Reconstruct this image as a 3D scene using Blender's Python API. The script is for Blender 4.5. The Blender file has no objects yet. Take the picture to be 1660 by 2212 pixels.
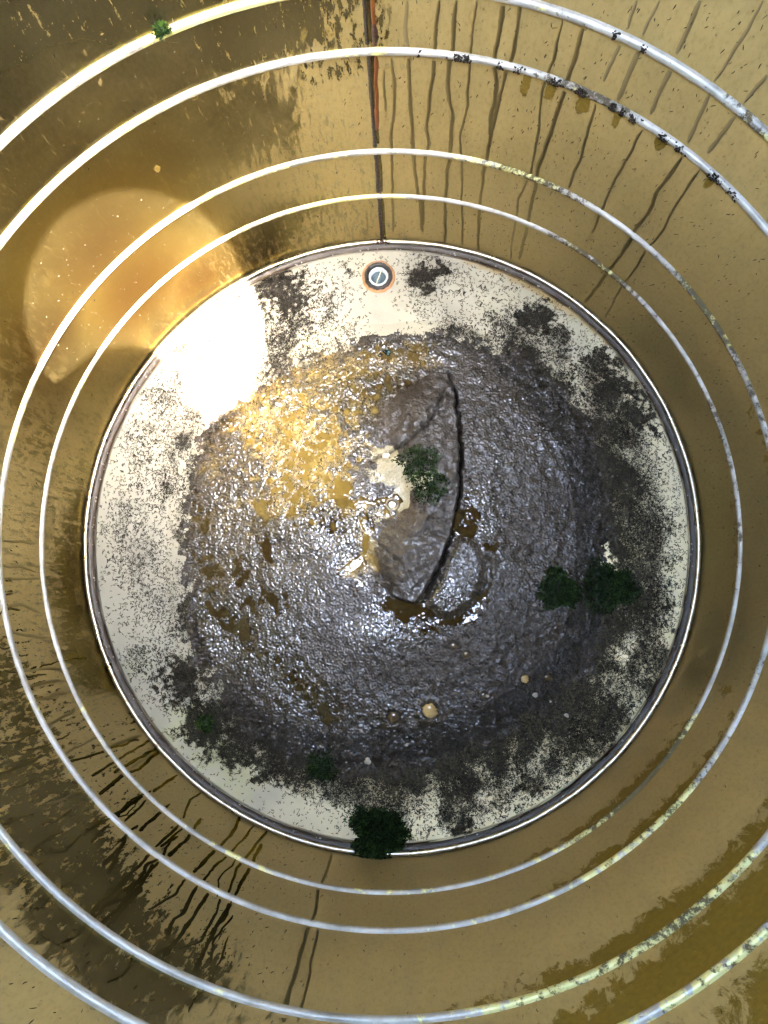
import bpy, math, random
import numpy as np
from mathutils import Matrix, Vector

# ------------------------------------------------------------------ camera, sky, sun, exposure
SC = bpy.context.scene
COL = SC.collection
CAM = np.array([0.0655, -0.2033, 2.2317])           # tank radius = 1 m, floor at z = 0
TX, TY = 0.1194, 0.0345
_cx, _sx, _cy, _sy = math.cos(TX), math.sin(TX), math.cos(TY), math.sin(TY)
ROT = np.array([[_cy, 0, _sy], [0, 1, 0], [-_sy, 0, _cy]]) @ np.array([[1, 0, 0], [0, _cx, -_sx], [0, _sx, _cx]])
cd = bpy.data.cameras.new('camera')
cam = bpy.data.objects.new('camera', cd)
COL.objects.link(cam)
m4 = np.eye(4); m4[:3, :3] = ROT; m4[:3, 3] = CAM
cam.matrix_world = Matrix(m4.tolist())
cd.sensor_fit = 'HORIZONTAL'; cd.sensor_width = 36.0; cd.lens = 36.0 * 1600 / 1774
cd.clip_start = 0.005; cd.clip_end = 2000
SC.camera = cam

SUN_TRAVEL = Vector((-0.3557, 0.3042, -1.0)).normalized()
EL = math.asin(-SUN_TRAVEL.z)
AZ = math.atan2(-SUN_TRAVEL.x, -SUN_TRAVEL.y)        # clockwise from +Y
w = bpy.data.worlds.new('World'); SC.world = w; w.use_nodes = True
nt = w.node_tree
sky = nt.nodes.new('ShaderNodeTexSky'); sky.sky_type = 'NISHITA'; sky.sun_disc = False
sky.sun_elevation = EL; sky.sun_rotation = AZ
sky.air_density = 2.0; sky.dust_density = 6.0; sky.ozone_density = 10.0
bg = nt.nodes['Background']; bg.inputs['Strength'].default_value = 0.15
nt.links.new(sky.outputs[0], bg.inputs[0])
sd = bpy.data.lights.new('sun', 'SUN'); sd.energy = 2.0; sd.angle = math.radians(0.53); sd.color = (1.0, 0.93, 0.82)
so = bpy.data.objects.new('sun', sd); COL.objects.link(so)
so.rotation_euler = SUN_TRAVEL.to_track_quat('-Z', 'Y').to_euler(); so.location = (1, -1, 5)
vs = SC.view_settings
vs.view_transform = 'Standard'; vs.look = 'None'; vs.gamma = 1.0; vs.use_curve_mapping = False
vs.exposure = 6.75
SC.cycles.max_bounces = 9; SC.cycles.diffuse_bounces = 6; SC.cycles.glossy_bounces = 6
SC.cycles.sample_clamp_indirect = 3.0
SC.cycles.use_denoising = True
SC.cycles.caustics_reflective = True

# ------------------------------------------------------------------ helpers
RNG = np.random.default_rng(7)
FD, CXD, CYD = 1600 / 1.06867, 830.0, 1106.0          # reading grid used when surveying the tank
def ray(x, y):
    return ROT @ np.array([(x - CXD) / FD, -(y - CYD) / FD, -1.0])
def fp(x, y, z=0.0):
    d = ray(x, y); t = (z - CAM[2]) / d[2]; p = CAM + t * d
    return p[0], p[1]
def wp(x, y, R=1.0):
    d = ray(x, y); a = d[0] ** 2 + d[1] ** 2; b = CAM[0] * d[0] + CAM[1] * d[1]; c = CAM[0] ** 2 + CAM[1] ** 2 - R * R
    t = (-b + math.sqrt(b * b - a * c)) / a; p = CAM + t * d
    return math.atan2(p[1], p[0]), p[2]
PXR = 1 / 670.0                                        # metres on the floor per survey unit

def sstep(a, b, x):
    t = np.clip((x - a) / (b - a), 0, 1); return t * t * (3 - 2 * t)

def fft_noise(n, lo, hi, seed, power=0.0):
    """periodic band-limited noise on an n x n grid, lo..hi cycles per tile, std 1"""
    r = np.random.default_rng(seed)
    F = np.fft.rfft2(r.standard_normal((n, n)))
    ky = np.fft.fftfreq(n, 1 / n)[:, None]; kx = np.fft.rfftfreq(n, 1 / n)[None, :]
    k = np.hypot(kx, ky)
    flt = np.exp(-(np.clip(k - hi, 0, None) / (0.25 * hi + .5)) ** 2) * np.exp(-(np.clip(lo - k, 0, None) / (0.3 * lo + .5)) ** 2)
    flt = flt * np.where(k > 0, np.maximum(k, 1e-9) ** (-power), 0)
    o = np.fft.irfft2(F * flt, s=(n, n)); return (o - o.mean()) / o.std()

def sample(G, x, y, half):
    n = G.shape[0]
    u = np.clip((x + half) / (2 * half) * (n - 1), 0, n - 1.001); v = np.clip((y + half) / (2 * half) * (n - 1), 0, n - 1.001)
    i = u.astype(int); j = v.astype(int); fu = u - i; fv = v - j
    return (G[j, i] * (1 - fu) * (1 - fv) + G[j, i + 1] * fu * (1 - fv) + G[j + 1, i] * (1 - fu) * fv + G[j + 1, i + 1] * fu * fv)

def blur(A, sig):
    n = A.shape[0]; k = np.fft.fftfreq(n); kr = np.fft.rfftfreq(n)
    g = np.exp(-2 * (math.pi * sig) ** 2 * (k[:, None] ** 2 + kr[None, :] ** 2))
    return np.fft.irfft2(np.fft.rfft2(A) * g, s=A.shape)

def in_poly(X, Y, P):
    ins = np.zeros(X.shape, bool); n = len(P)
    for i in range(n):
        x0, y0 = P[i]; x1, y1 = P[(i + 1) % n]
        if y0 == y1: continue
        c = ((y0 > Y) != (y1 > Y)) & (X < (x1 - x0) * (Y - y0) / (y1 - y0) + x0)
        ins ^= c
    return ins

def seg_dist(X, Y, P):
    d = np.full(X.shape, 9.0)
    for (x0, y0), (x1, y1) in zip(P[:-1], P[1:]):
        dx, dy = x1 - x0, y1 - y0; t = np.clip(((X - x0) * dx + (Y - y0) * dy) / (dx * dx + dy * dy), 0, 1)
        d = np.minimum(d, np.hypot(X - x0 - t * dx, Y - y0 - t * dy))
    return d

def mesh_np(name, V, Fc, attrs=None, smooth=True, uv=None):
    me = bpy.data.meshes.new(name)
    V = np.asarray(V, np.float32); Fc = np.asarray(Fc, np.int32)
    k = Fc.shape[1]
    me.vertices.add(len(V)); me.vertices.foreach_set('co', V.ravel())
    me.loops.add(Fc.size); me.loops.foreach_set('vertex_index', Fc.ravel())
    me.polygons.add(len(Fc)); me.polygons.foreach_set('loop_start', np.arange(0, Fc.size, k, dtype=np.int32))
    me.update(calc_edges=True)
    if smooth: me.polygons.foreach_set('use_smooth', np.ones(len(Fc), bool))
    for nme, arr in (attrs or {}).items():
        a = me.attributes.new(nme, 'FLOAT', 'POINT'); a.data.foreach_set('value', np.asarray(arr, np.float32).ravel())
    if uv is not None:
        l = me.uv_layers.new(name='surface'); l.data.foreach_set('uv', np.asarray(uv, np.float32)[Fc.ravel()].ravel())
    me.validate(); me.update()
    return me

def obj(name, me, mat=None, parent=None):
    o = bpy.data.objects.new(name, me); COL.objects.link(o)
    if mat: me.materials.clear(); me.materials.append(mat)
    if parent: o.parent = parent
    return o
def tag(o, label=None, cat=None, group=None, kind=None):
    if label: o['label'] = label
    if cat: o['category'] = cat
    if group: o['group'] = group
    if kind: o['kind'] = kind
    return o
def empty(name, loc=(0, 0, 0)):
    o = bpy.data.objects.new(name, None); o.location = loc; o.empty_display_size = .02; COL.objects.link(o); return o

def grid_faces(nu, nv, wrap=False):
    """verts indexed i*nv + j ; i around, j along"""
    iu = np.arange(nu if wrap else nu - 1); jv = np.arange(nv - 1)
    I, J = np.meshgrid(iu, jv, indexing='ij'); I2 = (I + 1) % nu
    return np.stack([I * nv + J, I2 * nv + J, I2 * nv + J + 1, I * nv + J + 1], -1).reshape(-1, 4)

def revolve(name, prof, n=360, mat=None, parent=None, attrs=None, c=(0, 0), wob=None):
    """profile [(r,z)...] revolved about z through c; faces wind so that the first-to-last profile faces left"""
    P = np.array(prof, float); th = np.linspace(0, 2 * math.pi, n, endpoint=False)
    R = P[None, :, 0] + (wob[:, None] if wob is not None else np.zeros((n, 1)))
    V = np.stack([c[0] + R * np.cos(th)[:, None], c[1] + R * np.sin(th)[:, None], np.broadcast_to(P[None, :, 1], R.shape)], -1).reshape(-1, 3)
    me = mesh_np(name, V, grid_faces(n, len(P), True), attrs)
    return obj(name, me, mat, parent)

class NT:
    """small node helper"""
    def __init__(s, name):
        s.m = bpy.data.materials.new(name); s.m.use_nodes = True; s.t = s.m.node_tree
        s.b = s.t.nodes['Principled BSDF']
    def n(s, typ, ins=None, **kw):
        x = s.t.nodes.new('ShaderNode' + typ)
        for k, v in kw.items(): setattr(x, k, v)
        for k, v in (ins or {}).items(): s.set(x.inputs[k], v)
        return x
    def set(s, sock, v):
        if isinstance(v, bpy.types.NodeSocket): s.t.links.new(v, sock)
        elif isinstance(v, tuple) and len(v) == 3 and sock.type == 'RGBA': sock.default_value = (*v, 1)
        else: sock.default_value = v
    def math(s, op, a, b=0.0, c=0.0, clamp=False):
        x = s.n('Math', operation=op, use_clamp=clamp); s.set(x.inputs[0], a); s.set(x.inputs[1], b); s.set(x.inputs[2], c); return x.outputs[0]
    def ramp(s, x, a, b):                             # smooth 0..1 between a and b
        r = s.n('MapRange', interpolation_type='SMOOTHSTEP'); s.set(r.inputs[0], x); s.set(r.inputs[1], a); s.set(r.inputs[2], b); return r.outputs[0]
    def mix(s, f, a, b):
        x = s.n('Mix', data_type='RGBA'); s.set(x.inputs[0], f); s.set(x.inputs[6], a); s.set(x.inputs[7], b); return x.outputs[2]
    def mixf(s, f, a, b):
        x = s.n('Mix', data_type='FLOAT'); s.set(x.inputs[0], f); s.set(x.inputs[2], a); s.set(x.inputs[3], b); return x.outputs[0]
    def noise(s, vec, scale, detail=4, rough=.55, dist=0.0):
        x = s.n('TexNoise', {'Scale': scale, 'Detail': detail, 'Roughness': rough, 'Distortion': dist}); s.t.links.new(vec, x.inputs['Vector']); return x.outputs[0]
    def voro(s, vec, scale, feature='F1', rnd=1.0):
        x = s.n('TexVoronoi', {'Scale': scale, 'Randomness': rnd}, feature=feature); s.t.links.new(vec, x.inputs['Vector']); return x
    def attr(s, name): return s.n('Attribute', attribute_name=name).outputs['Fac']
    def uv(s, sc=(1, 1, 1)):
        c = s.n('UVMap', uv_map='surface'); mp = s.n('Mapping', {'Scale': sc}); s.t.links.new(c.outputs[0], mp.inputs[0]); return mp.outputs[0]
    def ob(s, sc=(1, 1, 1)):
        c = s.n('TexCoord'); mp = s.n('Mapping', {'Scale': sc}); s.t.links.new(c.outputs['Object'], mp.inputs[0]); return mp.outputs[0]
    def out(s, color=None, metal=None, rough=None, normal=None, **kw):
        for k, v in dict({'Base Color': color, 'Metallic': metal, 'Roughness': rough, 'Normal': normal}, **kw).items():
            if v is not None: s.set(s.b.inputs[k], v)
        return s.m
    def bump(s, h, dist, strength=1.0, normal=None):
        x = s.n('Bump', {'Strength': strength, 'Distance': dist, 'Height': h})
        if normal is not None: s.t.links.new(normal, x.inputs['Normal'])
        return x.outputs[0]

def simple(name, col, rough=.6, metal=0.0, bump=None, vary=.25, scale=60, **kw):
    s = NT(name); v = s.ob()
    n = s.noise(v, scale, 4)
    c = s.mix(n, tuple(x * (1 - vary) for x in col), tuple(min(1, x * (1 + vary)) for x in col))
    nm = s.bump(s.noise(v, bump[0], 4), bump[1]) if bump else None
    return s.out(c, metal, rough, nm, **kw)

# ------------------------------------------------------------------ materials
STEEL = (0.52, 0.42, 0.25)
RIB_Z = [0.2623, 0.4757, 0.8255, 0.9933]
ROOF_Z = 2.262

def steel_common(s, v_fine, film):
    """bare bead-rolled stainless, tannin stained, under a tan dust film"""
    slow = s.noise(s.uv((1.3, 1.0, 1)), 2.5, 5, .6)
    c = s.mix(s.ramp(slow, .35, .68), (0.185, 0.154, 0.070), (0.275, 0.228, 0.104))
    brushed = s.noise(s.uv((4, 240, 1)), 1.0, 3)
    return c, brushed, slow

s = NT('tank_wall_steel')
v = s.uv()
cov, haze, alg, gold = s.attr('cover'), s.attr('haze'), s.attr('algae'), s.attr('gold')
cbase, brushed, slow = steel_common(s, v, None)
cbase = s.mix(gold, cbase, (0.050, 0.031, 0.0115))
blot = s.noise(s.uv((1.0, .34, 1)), 78, 9, .72, .5)
blot2 = s.noise(s.uv((1.0, .11, 1)), 66, 4, .6, .3)
blv = s.math('ADD', s.math('MULTIPLY', blot, .62), s.math('MULTIPLY', blot2, .38))
thr = s.math('MULTIPLY_ADD', cov, -.42, .70)
film = s.ramp(s.math('SUBTRACT', blv, thr), -.030, .040)
spots = s.voro(s.uv((1, .7, 1)), 95)
spot_on = s.ramp(s.n('SeparateColor', {0: spots.outputs['Color']}).outputs[0], s.math('MULTIPLY_ADD', cov, .50, .28), s.math('MULTIPLY_ADD', cov, .50, .33))
spotm = s.math('MULTIPLY', s.ramp(spots.outputs['Distance'], .22, .12), spot_on)
film = s.math('MULTIPLY', film, s.math('SUBTRACT', 1.0, s.math('MULTIPLY', spotm, .7)))
dust = s.voro(v, 170)
dust_on = s.ramp(s.n('SeparateColor', {0: dust.outputs['Color']}).outputs[1], .93, .95)
dustm = s.math('MULTIPLY', s.ramp(dust.outputs['Distance'], .26, .12), dust_on)
evn = s.math('MULTIPLY', s.ramp(cov, .92, 1.08), s.math('SUBTRACT', 1.0, s.ramp(haze, .15, .58)))
mott = s.noise(s.uv((1, .3, 1)), 60, 7, .7)
fil = s.math('MULTIPLY', film, s.math('SUBTRACT', s.math('MULTIPLY_ADD', haze, .40, .60), s.math('MULTIPLY', evn, s.math('MULTIPLY_ADD', mott, .50, .03))))
fil = s.math('MULTIPLY', fil, s.math('MULTIPLY_ADD', s.noise(s.uv((1, .22, 1)), 24, 8, .7), .8, .60))
fil = s.math('MAXIMUM', fil, s.math('MULTIPLY', dustm, .12))
fil = s.math('MAXIMUM', fil, s.math('MULTIPLY', slow, s.math('MULTIPLY_ADD', haze, .42, .10)))
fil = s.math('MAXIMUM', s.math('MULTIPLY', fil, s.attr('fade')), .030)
filmcol = s.mix(s.noise(v, 5, 3), (0.35, 0.243, 0.083), (0.48, 0.335, 0.122))
grain = s.math('MULTIPLY', s.math('SUBTRACT', s.noise(s.uv((1, .45, 1)), 120, 6, .75), .5), 1.5)
col = s.mix(fil, cbase, filmcol)
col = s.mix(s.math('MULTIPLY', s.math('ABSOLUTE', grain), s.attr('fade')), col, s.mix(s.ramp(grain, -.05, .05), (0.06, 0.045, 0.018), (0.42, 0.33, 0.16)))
an = s.noise(s.uv((1, .6, 1)), 26, 8, .74, .4)
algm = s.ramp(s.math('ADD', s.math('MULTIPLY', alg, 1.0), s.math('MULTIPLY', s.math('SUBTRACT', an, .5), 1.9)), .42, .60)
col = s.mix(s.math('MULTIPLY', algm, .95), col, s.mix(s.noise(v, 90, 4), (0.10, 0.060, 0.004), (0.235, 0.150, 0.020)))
nb = s.bump(brushed, .0008, .12)
nb = s.bump(s.noise(v, 2.2, 1), .006, .25, nb)
nb = s.bump(s.math('ADD', fil, s.math('MULTIPLY', algm, 1.2)), .0015, .6, nb)
met = s.math('SUBTRACT', 1.0, s.math('MAXIMUM', s.math('MULTIPLY', fil, .9), s.math('MULTIPLY', algm, .9)))
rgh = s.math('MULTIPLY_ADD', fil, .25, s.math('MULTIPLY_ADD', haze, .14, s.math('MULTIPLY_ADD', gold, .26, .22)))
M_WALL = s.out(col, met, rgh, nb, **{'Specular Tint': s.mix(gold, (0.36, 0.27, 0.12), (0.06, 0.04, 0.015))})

s = NT('bare_steel_run')
v = s.ob()
M_RUN = s.out(s.mix(s.noise(v, 9, 4), (0.165, 0.136, 0.060), (0.215, 0.177, 0.080)), 1.0, .22, **{'Specular Tint': (0.36, 0.27, 0.12)})
s = NT('hazy_run'); v = s.ob()
M_RUN2 = s.out(s.mix(s.noise(v, 12, 4), (0.195, 0.150, 0.062), (0.255, 0.196, 0.084)), .80, .3, **{'Specular Tint': (0.36, 0.27, 0.12)})
s = NT('faint_run'); v = s.ob()
M_RUNF = s.out(s.mix(s.noise(v, 12, 4), (0.20, 0.148, 0.058), (0.26, 0.195, 0.080)), .45, .4)

s = NT('rib_steel')
v = s.ob(); gr, ye = s.attr('grime'), s.attr('yellow')
dep = s.noise(v, 14, 6, .65)
c = s.mix(s.ramp(dep, .3, .62), (0.225, 0.205, 0.160), (0.39, 0.365, 0.305))
ym = s.ramp(s.math('ADD', ye, s.noise(v, 26, 5, .7)), 1.02, 1.10)
c = s.mix(s.math('MULTIPLY', ym, .75), c, s.mix(s.noise(v, 80, 4), (0.55, 0.50, 0.10), (0.80, 0.74, 0.30)))
gm = s.ramp(s.math('ADD', gr, s.noise(v, 60, 7, .75)), 1.02, 1.13)
c = s.mix(s.math('MULTIPLY', gm, .92), c, s.mix(s.noise(v, 120, 4), (0.020, 0.014, 0.008), (0.085, 0.060, 0.024)))
M_RIB = s.out(c, s.math('SUBTRACT', .30, s.math('MULTIPLY', gm, .3)), s.math('MULTIPLY_ADD', gm, .4, .46), s.bump(s.math('ADD', gm, s.noise(v, 45, 4)), .0015, .5))

s = NT('bead_steel')
v = s.ob()
c = s.mix(s.ramp(s.noise(v, 30, 6, .7), .52, .68), (0.34, 0.31, 0.24), (0.12, 0.08, 0.035))
M_BEAD = s.out(c, .9, s.mixf(s.noise(v, 20, 4), .18, .42), s.bump(s.noise(v, 70, 4), .0015, .4))

M_ROOF = simple('roof_steel', (0.74, 0.71, 0.62), .5, .0)
M_CREV = simple('sealant_brown', (0.045, 0.028, 0.012), .5, 0, (90, .003), .6, 18)

s = NT('floor_coating')
v = s.ob(); blk, yel, rust = s.attr('grime'), s.attr('yellow'), s.attr('rust')
tone = s.ramp(s.math('ADD', s.attr('lit_or_clear'), s.math('MULTIPLY', s.math('SUBTRACT', s.noise(v, 4, 5, .6), .5), .5)), 0.0, 1.0)
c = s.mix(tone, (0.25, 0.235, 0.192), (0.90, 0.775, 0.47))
c = s.mix(s.math('MULTIPLY', s.ramp(s.noise(v, 150, 6, .7), .56, .72), .30), c, (0.45, 0.40, 0.30))
c = s.mix(s.math('MULTIPLY', s.ramp(s.math('ADD', yel, s.math('MULTIPLY', s.noise(v, 22, 6, .7), .9)), .62, 1.2), .38), c, (0.40, 0.41, 0.17))
c = s.mix(s.math('MULTIPLY', s.ramp(s.math('ADD', rust, s.math('MULTIPLY', s.noise(v, 26, 7, .72), 1.0)), .82, 1.15), .8), c, s.mix(s.noise(v, 60, 3), (0.24, 0.14, 0.035), (0.34, 0.24, 0.08)))
fine = s.noise(v, 170, 9, .82, .8)
gm = s.ramp(s.math('ADD', s.math('MULTIPLY', blk, .40), s.math('MULTIPLY', fine, 1.05)), .78, .93)
c = s.mix(s.math('MULTIPLY', gm, .93), c, s.mix(s.noise(v, 220, 3), (0.005, 0.0037, 0.0025), (0.022, 0.0165, 0.012)))
wetf = s.attr('wet')
s.set(s.b.inputs['Specular IOR Level'], s.math('MULTIPLY_ADD', gm, -.42, .45))
M_FLOOR = s.out(c, 0.0, s.mixf(wetf, s.mixf(gm, .38, .65), .16), s.bump(s.math('MULTIPLY_ADD', gm, 1.2, s.math('MULTIPLY', s.noise(v, 200, 3), .25)), .0035, .8))

s = NT('sludge_mud')
v = s.ob(); wet, silt_glare, pale, grn = s.attr('wet'), s.attr('silt_glare'), s.attr('pale'), s.attr('green')
nz = s.noise(v, 120, 6, .7)
dry = s.mix(s.ramp(nz, .36, .66), (0.007, 0.0056, 0.0044), (0.062, 0.047, 0.037))
c = s.mix(s.math('MULTIPLY', wet, .6), dry, s.mix(nz, (0.005, 0.004, 0.002), (0.030, 0.022, 0.010)))
sm = s.ramp(s.math('ADD', silt_glare, s.math('MULTIPLY', s.math('SUBTRACT', s.noise(v, 42, 9, .72, .6), .5), 1.5)), .12, 1.0)
c = s.mix(s.math('MULTIPLY', sm, .88), c, s.mix(s.noise(v, 40, 5), (0.055, 0.036, 0.006), (0.34, 0.225, 0.050)))
pm = s.ramp(s.math('ADD', pale, s.math('MULTIPLY', s.math('SUBTRACT', s.noise(v, 70, 8, .75), .5), 1.3)), .42, .62)
c = s.mix(s.math('MULTIPLY', pm, .92), c, s.mix(s.noise(v, 160, 5), (0.16, 0.135, 0.075), (0.38, 0.335, 0.215)))
g2 = s.ramp(s.math('ADD', grn, s.math('MULTIPLY', s.math('SUBTRACT', s.noise(v, 90, 8, .75), .5), 1.2)), .45, .65)
c = s.mix(s.math('MULTIPLY', g2, .7), c, s.mix(s.noise(v, 160, 4), (0.010, 0.020, 0.010), (0.05, 0.075, 0.032)))
bla, dryc = s.attr('black'), s.attr('dry')
c = s.mix(dryc, c, s.mix(pm, s.mix(nz, (0.009, 0.0075, 0.0064), (0.056, 0.0465, 0.0385)), c))
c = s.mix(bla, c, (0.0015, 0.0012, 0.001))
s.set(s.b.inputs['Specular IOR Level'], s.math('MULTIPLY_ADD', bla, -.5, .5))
M_SLUDGE = s.out(c, 0.0, s.mixf(wet, .56, .34), s.bump(s.noise(v, 260, 5, .7), .0022, .7), IOR=1.38)
s.set(s.b.inputs['Coat Weight'], s.math('MULTIPLY', s.math('SUBTRACT', 1.0, bla), s.math('MULTIPLY_ADD', wet, .65, .35))); s.set(s.b.inputs['Coat Roughness'], s.mixf(wet, .28, .03)); s.set(s.b.inputs['Coat IOR'], s.mixf(wet, 1.40, 1.60))
s.set(s.b.inputs['Coat Normal'], s.bump(s.noise(v, 120, 3, .5), .0012, .5))

s = NT('brown_water')
v = s.ob(); silt_glare = s.attr('silt_glare')
c = s.mix(silt_glare, s.mix(s.noise(v, 25, 5), (0.012, 0.007, 0.002), (0.035, 0.021, 0.006)), s.mix(s.noise(v, 30, 6, .65), (0.075, 0.048, 0.008), (0.24, 0.160, 0.038)))
M_WATER = s.out(c, 0.0, .04, s.bump(s.noise(v, 55, 2), .002, .35), IOR=1.34)

s = NT('fleck')
a = s.attr('tint')
c = s.mix(a, (0.005, 0.004, 0.003), (0.045, 0.035, 0.022))
M_FLECK = s.out(c, 0, .6, **{'Specular IOR Level': .12})
s = NT('wet_fleck')
a = s.attr('tint')
c = s.mix(a, (0.006, 0.005, 0.004), (0.07, 0.055, 0.032))
M_WFLECK = s.out(c, 0, .14, IOR=1.4)
M_DUST = simple('pale_dust', (0.085, 0.075, 0.05), .7)
s = NT('moss_leaf')
a = s.attr('tint')
M_MOSS = s.out(s.mix(a, (0.0018, 0.0045, 0.0012), (0.032, 0.066, 0.012)), 0, .5, **{'Specular IOR Level': .10})
s = NT('moss_bright')
a = s.attr('tint')
M_MOSS2 = s.out(s.mix(a, (0.004, 0.012, 0.002), (0.05, 0.10, 0.012)), 0, .5, **{'Specular IOR Level': .15})

# ------------------------------------------------------------------ the tank
tank = tag(empty('water_tank'), 'round stainless steel water tank interior with raised ribs and dirty pale floor', 'water tank')

# survey of the wall: (x, y, film cover, haze); lower-right haze raised to brighten that dim side
A = [(50,50,0.24,.05),(250,150,0.21,.05),(500,80,0.21,.05),(300,250,0.25,.1),(650,60,0.25,.1),(600,250,0.22,.15),(450,300,0.20,.1),(700,230,0.68,.2),(760,200,0.74,.2),
(740,60,0.50,.15),(700,160,0.50,.15),(650,390,0.62,.2),(500,440,0.66,.2),(600,480,0.28,.2),(720,470,0.50,.2),(760,480,0.55,.2),(860,200,0.78,.3),(950,250,0.86,.4),(1000,60,0.80,.4),
(1100,50,0.90,.5),(1300,100,1.00,.62),(1550,100,1.10,.75),(1600,250,1.10,.85),(1300,240,1.00,.75),(1500,330,1.10,.75),(1100,250,0.95,.5),(1300,380,0.95,.42),(1450,560,1.00,.5),(1600,750,1.10,.5),
(1000,390,0.92,.35),(1200,430,0.95,.35),(1400,600,1.00,.35),(1560,900,1.10,.3),(1640,1100,1.10,.3),(1000,490,0.92,.3),(1200,560,0.95,.3),(1400,750,1.05,.25),(1560,1150,1.10,.12),
(1540,1400,1.10,.2),(1450,1600,1.1,.55),(1200,1800,1.1,.62),(1000,1870,1.00,.4),(800,1870,0.90,.3),(1100,1960,1,.6),(1000,2080,1.1,.8),(1300,1980,1.1,.8),(1500,1750,1.1,.75),
(1400,2150,1.10,.85),(800,2100,1,.62),(800,2190,1.10,.6),(700,1930,0.90,.3),(600,1850,0.88,.25),(450,1750,0.82,.2),(350,1660,0.78,.2),(260,1550,0.60,.1),(200,1420,0.15,0),(170,1250,0.20,0),
(160,1150,0.38,.1),(120,1100,0.55,.1),(60,1200,0.60,.1),(40,1050,0.58,.1),(60,1350,0.62,.1),(110,1480,0.58,.1),(220,1680,0.64,.15),(330,1820,0.68,.15),(450,1920,0.74,.2),(600,2000,0.88,.25),
(150,1750,0.30,.05),(250,1950,0.22,.02),(330,2050,0.30,.05),(400,1980,0.62,.15),(80,1650,0.42,.05),(30,1500,0.40,.05),(50,1900,0.35,.1),(100,1830,0.25,.05),(120,2000,0.20,.2),(30,1980,0.62,.3),
(250,2130,0.18,.1),(450,2200,0.72,.4),(380,2150,0.15,.1),(20,2150,0.95,.75),(120,2190,0.95,.75),(100,900,0.55,.12),(30,830,0.50,.1),(60,700,0.40,.2),(150,550,0.45,.2),(250,470,0.40,.2),
(330,520,0.35,.2),(30,560,0.25,.1),(200,420,0.25,.1),(350,640,0.45,.2),(250,720,0.50,.2),(160,900,0.60,.15),(230,800,0.55,.2),(300,680,0.35,.2),(420,560,0.45,.2),(450,620,0.35,.2),(500,560,0.45,.2)]
NTH, NZ = 900, 240
th = np.linspace(0, 2 * math.pi, NTH + 1)
zz = np.concatenate([np.linspace(-.02, 1.35, 200), np.linspace(1.39, ROOF_Z, 40)])
TH, ZZ = np.meshgrid(th, zz, indexing='ij')
num = np.zeros((2,) + TH.shape); den = np.zeros(TH.shape)
for (x, y, c0, h0) in A:
    t0, z0 = wp(x, y)
    dth = np.angle(np.exp(1j * (TH - t0)))
    wgt = 1 / ((dth ** 2 + (1.3 * (ZZ - z0)) ** 2) + .002) ** 1.6
    num[0] += wgt * c0; num[1] += wgt * h0; den += wgt
cover = num[0] / den; hz = num[1] / den
deg = np.degrees(np.angle(np.exp(1j * TH)))
def bump1(x, c, wd): return np.exp(-((x - c) / wd) ** 2)
algae = np.zeros(TH.shape)
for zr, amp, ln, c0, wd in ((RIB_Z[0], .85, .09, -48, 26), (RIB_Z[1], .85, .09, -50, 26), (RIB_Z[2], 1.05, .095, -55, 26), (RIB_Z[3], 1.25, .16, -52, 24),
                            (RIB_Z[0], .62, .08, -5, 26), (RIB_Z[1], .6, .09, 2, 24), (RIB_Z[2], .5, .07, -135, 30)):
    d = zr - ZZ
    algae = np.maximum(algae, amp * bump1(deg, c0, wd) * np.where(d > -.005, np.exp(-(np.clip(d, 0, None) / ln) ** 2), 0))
algae = np.maximum(algae, .72 * bump1(deg, -48, 14) * sstep(RIB_Z[3], RIB_Z[3] + .05, ZZ))
algae = np.maximum(algae, .5 * bump1(deg, -165, 25) * bump1(ZZ, .05, .09))
for x, y, rr, amp in ((420,205,.012,.9),(340,365,.009,.8),(1560,1500,.06,.5),(690,70,.12,.35)):
    t0, z0 = wp(x, y); algae = np.maximum(algae, amp * np.exp(-((np.angle(np.exp(1j * (TH - t0)))) ** 2 + ((ZZ - z0) / 1.6) ** 2) / rr ** 2))
for x, y, rr in ((1137,178,.012),(1190,190,.016),(1260,220,.02),(1335,250,.012),(1430,300,.014),(1540,385,.012)):
    t0, z0 = wp(x, y); dz = z0 - ZZ + .02
    algae = np.maximum(algae, 1.0 * np.exp(-(np.angle(np.exp(1j * (TH - t0))) / rr) ** 2) * sstep(-.01, .0, dz) * sstep(.085, .03, dz))
gold_sun_map = np.zeros(TH.shape)  # wall colour darkened to gold, mostly where the sun disc and its reflection fall
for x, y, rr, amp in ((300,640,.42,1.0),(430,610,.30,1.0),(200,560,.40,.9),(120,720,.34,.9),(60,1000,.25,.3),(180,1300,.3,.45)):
    t0, z0 = wp(x, y); gold_sun_map = np.maximum(gold_sun_map, amp * np.exp(-((np.angle(np.exp(1j * (TH - t0)))) ** 2 + (ZZ - z0) ** 2) / rr ** 2))
fade = np.full(TH.shape, 1.0)                          # dust film colour, thinned over the sun disc to hold its brightness down
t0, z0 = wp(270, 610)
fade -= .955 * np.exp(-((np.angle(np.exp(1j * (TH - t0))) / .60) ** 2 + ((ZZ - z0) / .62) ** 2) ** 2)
V = np.stack([np.cos(TH), np.sin(TH), ZZ], -1).reshape(-1, 3)
UV = np.stack([TH, ZZ], -1).reshape(-1, 2)
F = grid_faces(NTH + 1, NZ)[:, ::-1]
me = mesh_np('wall', V, F, {'cover': cover, 'haze': hz, 'algae': algae, 'gold': gold_sun_map, 'fade': fade}, True, UV)
wall = obj('wall', me, M_WALL, tank)

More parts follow.
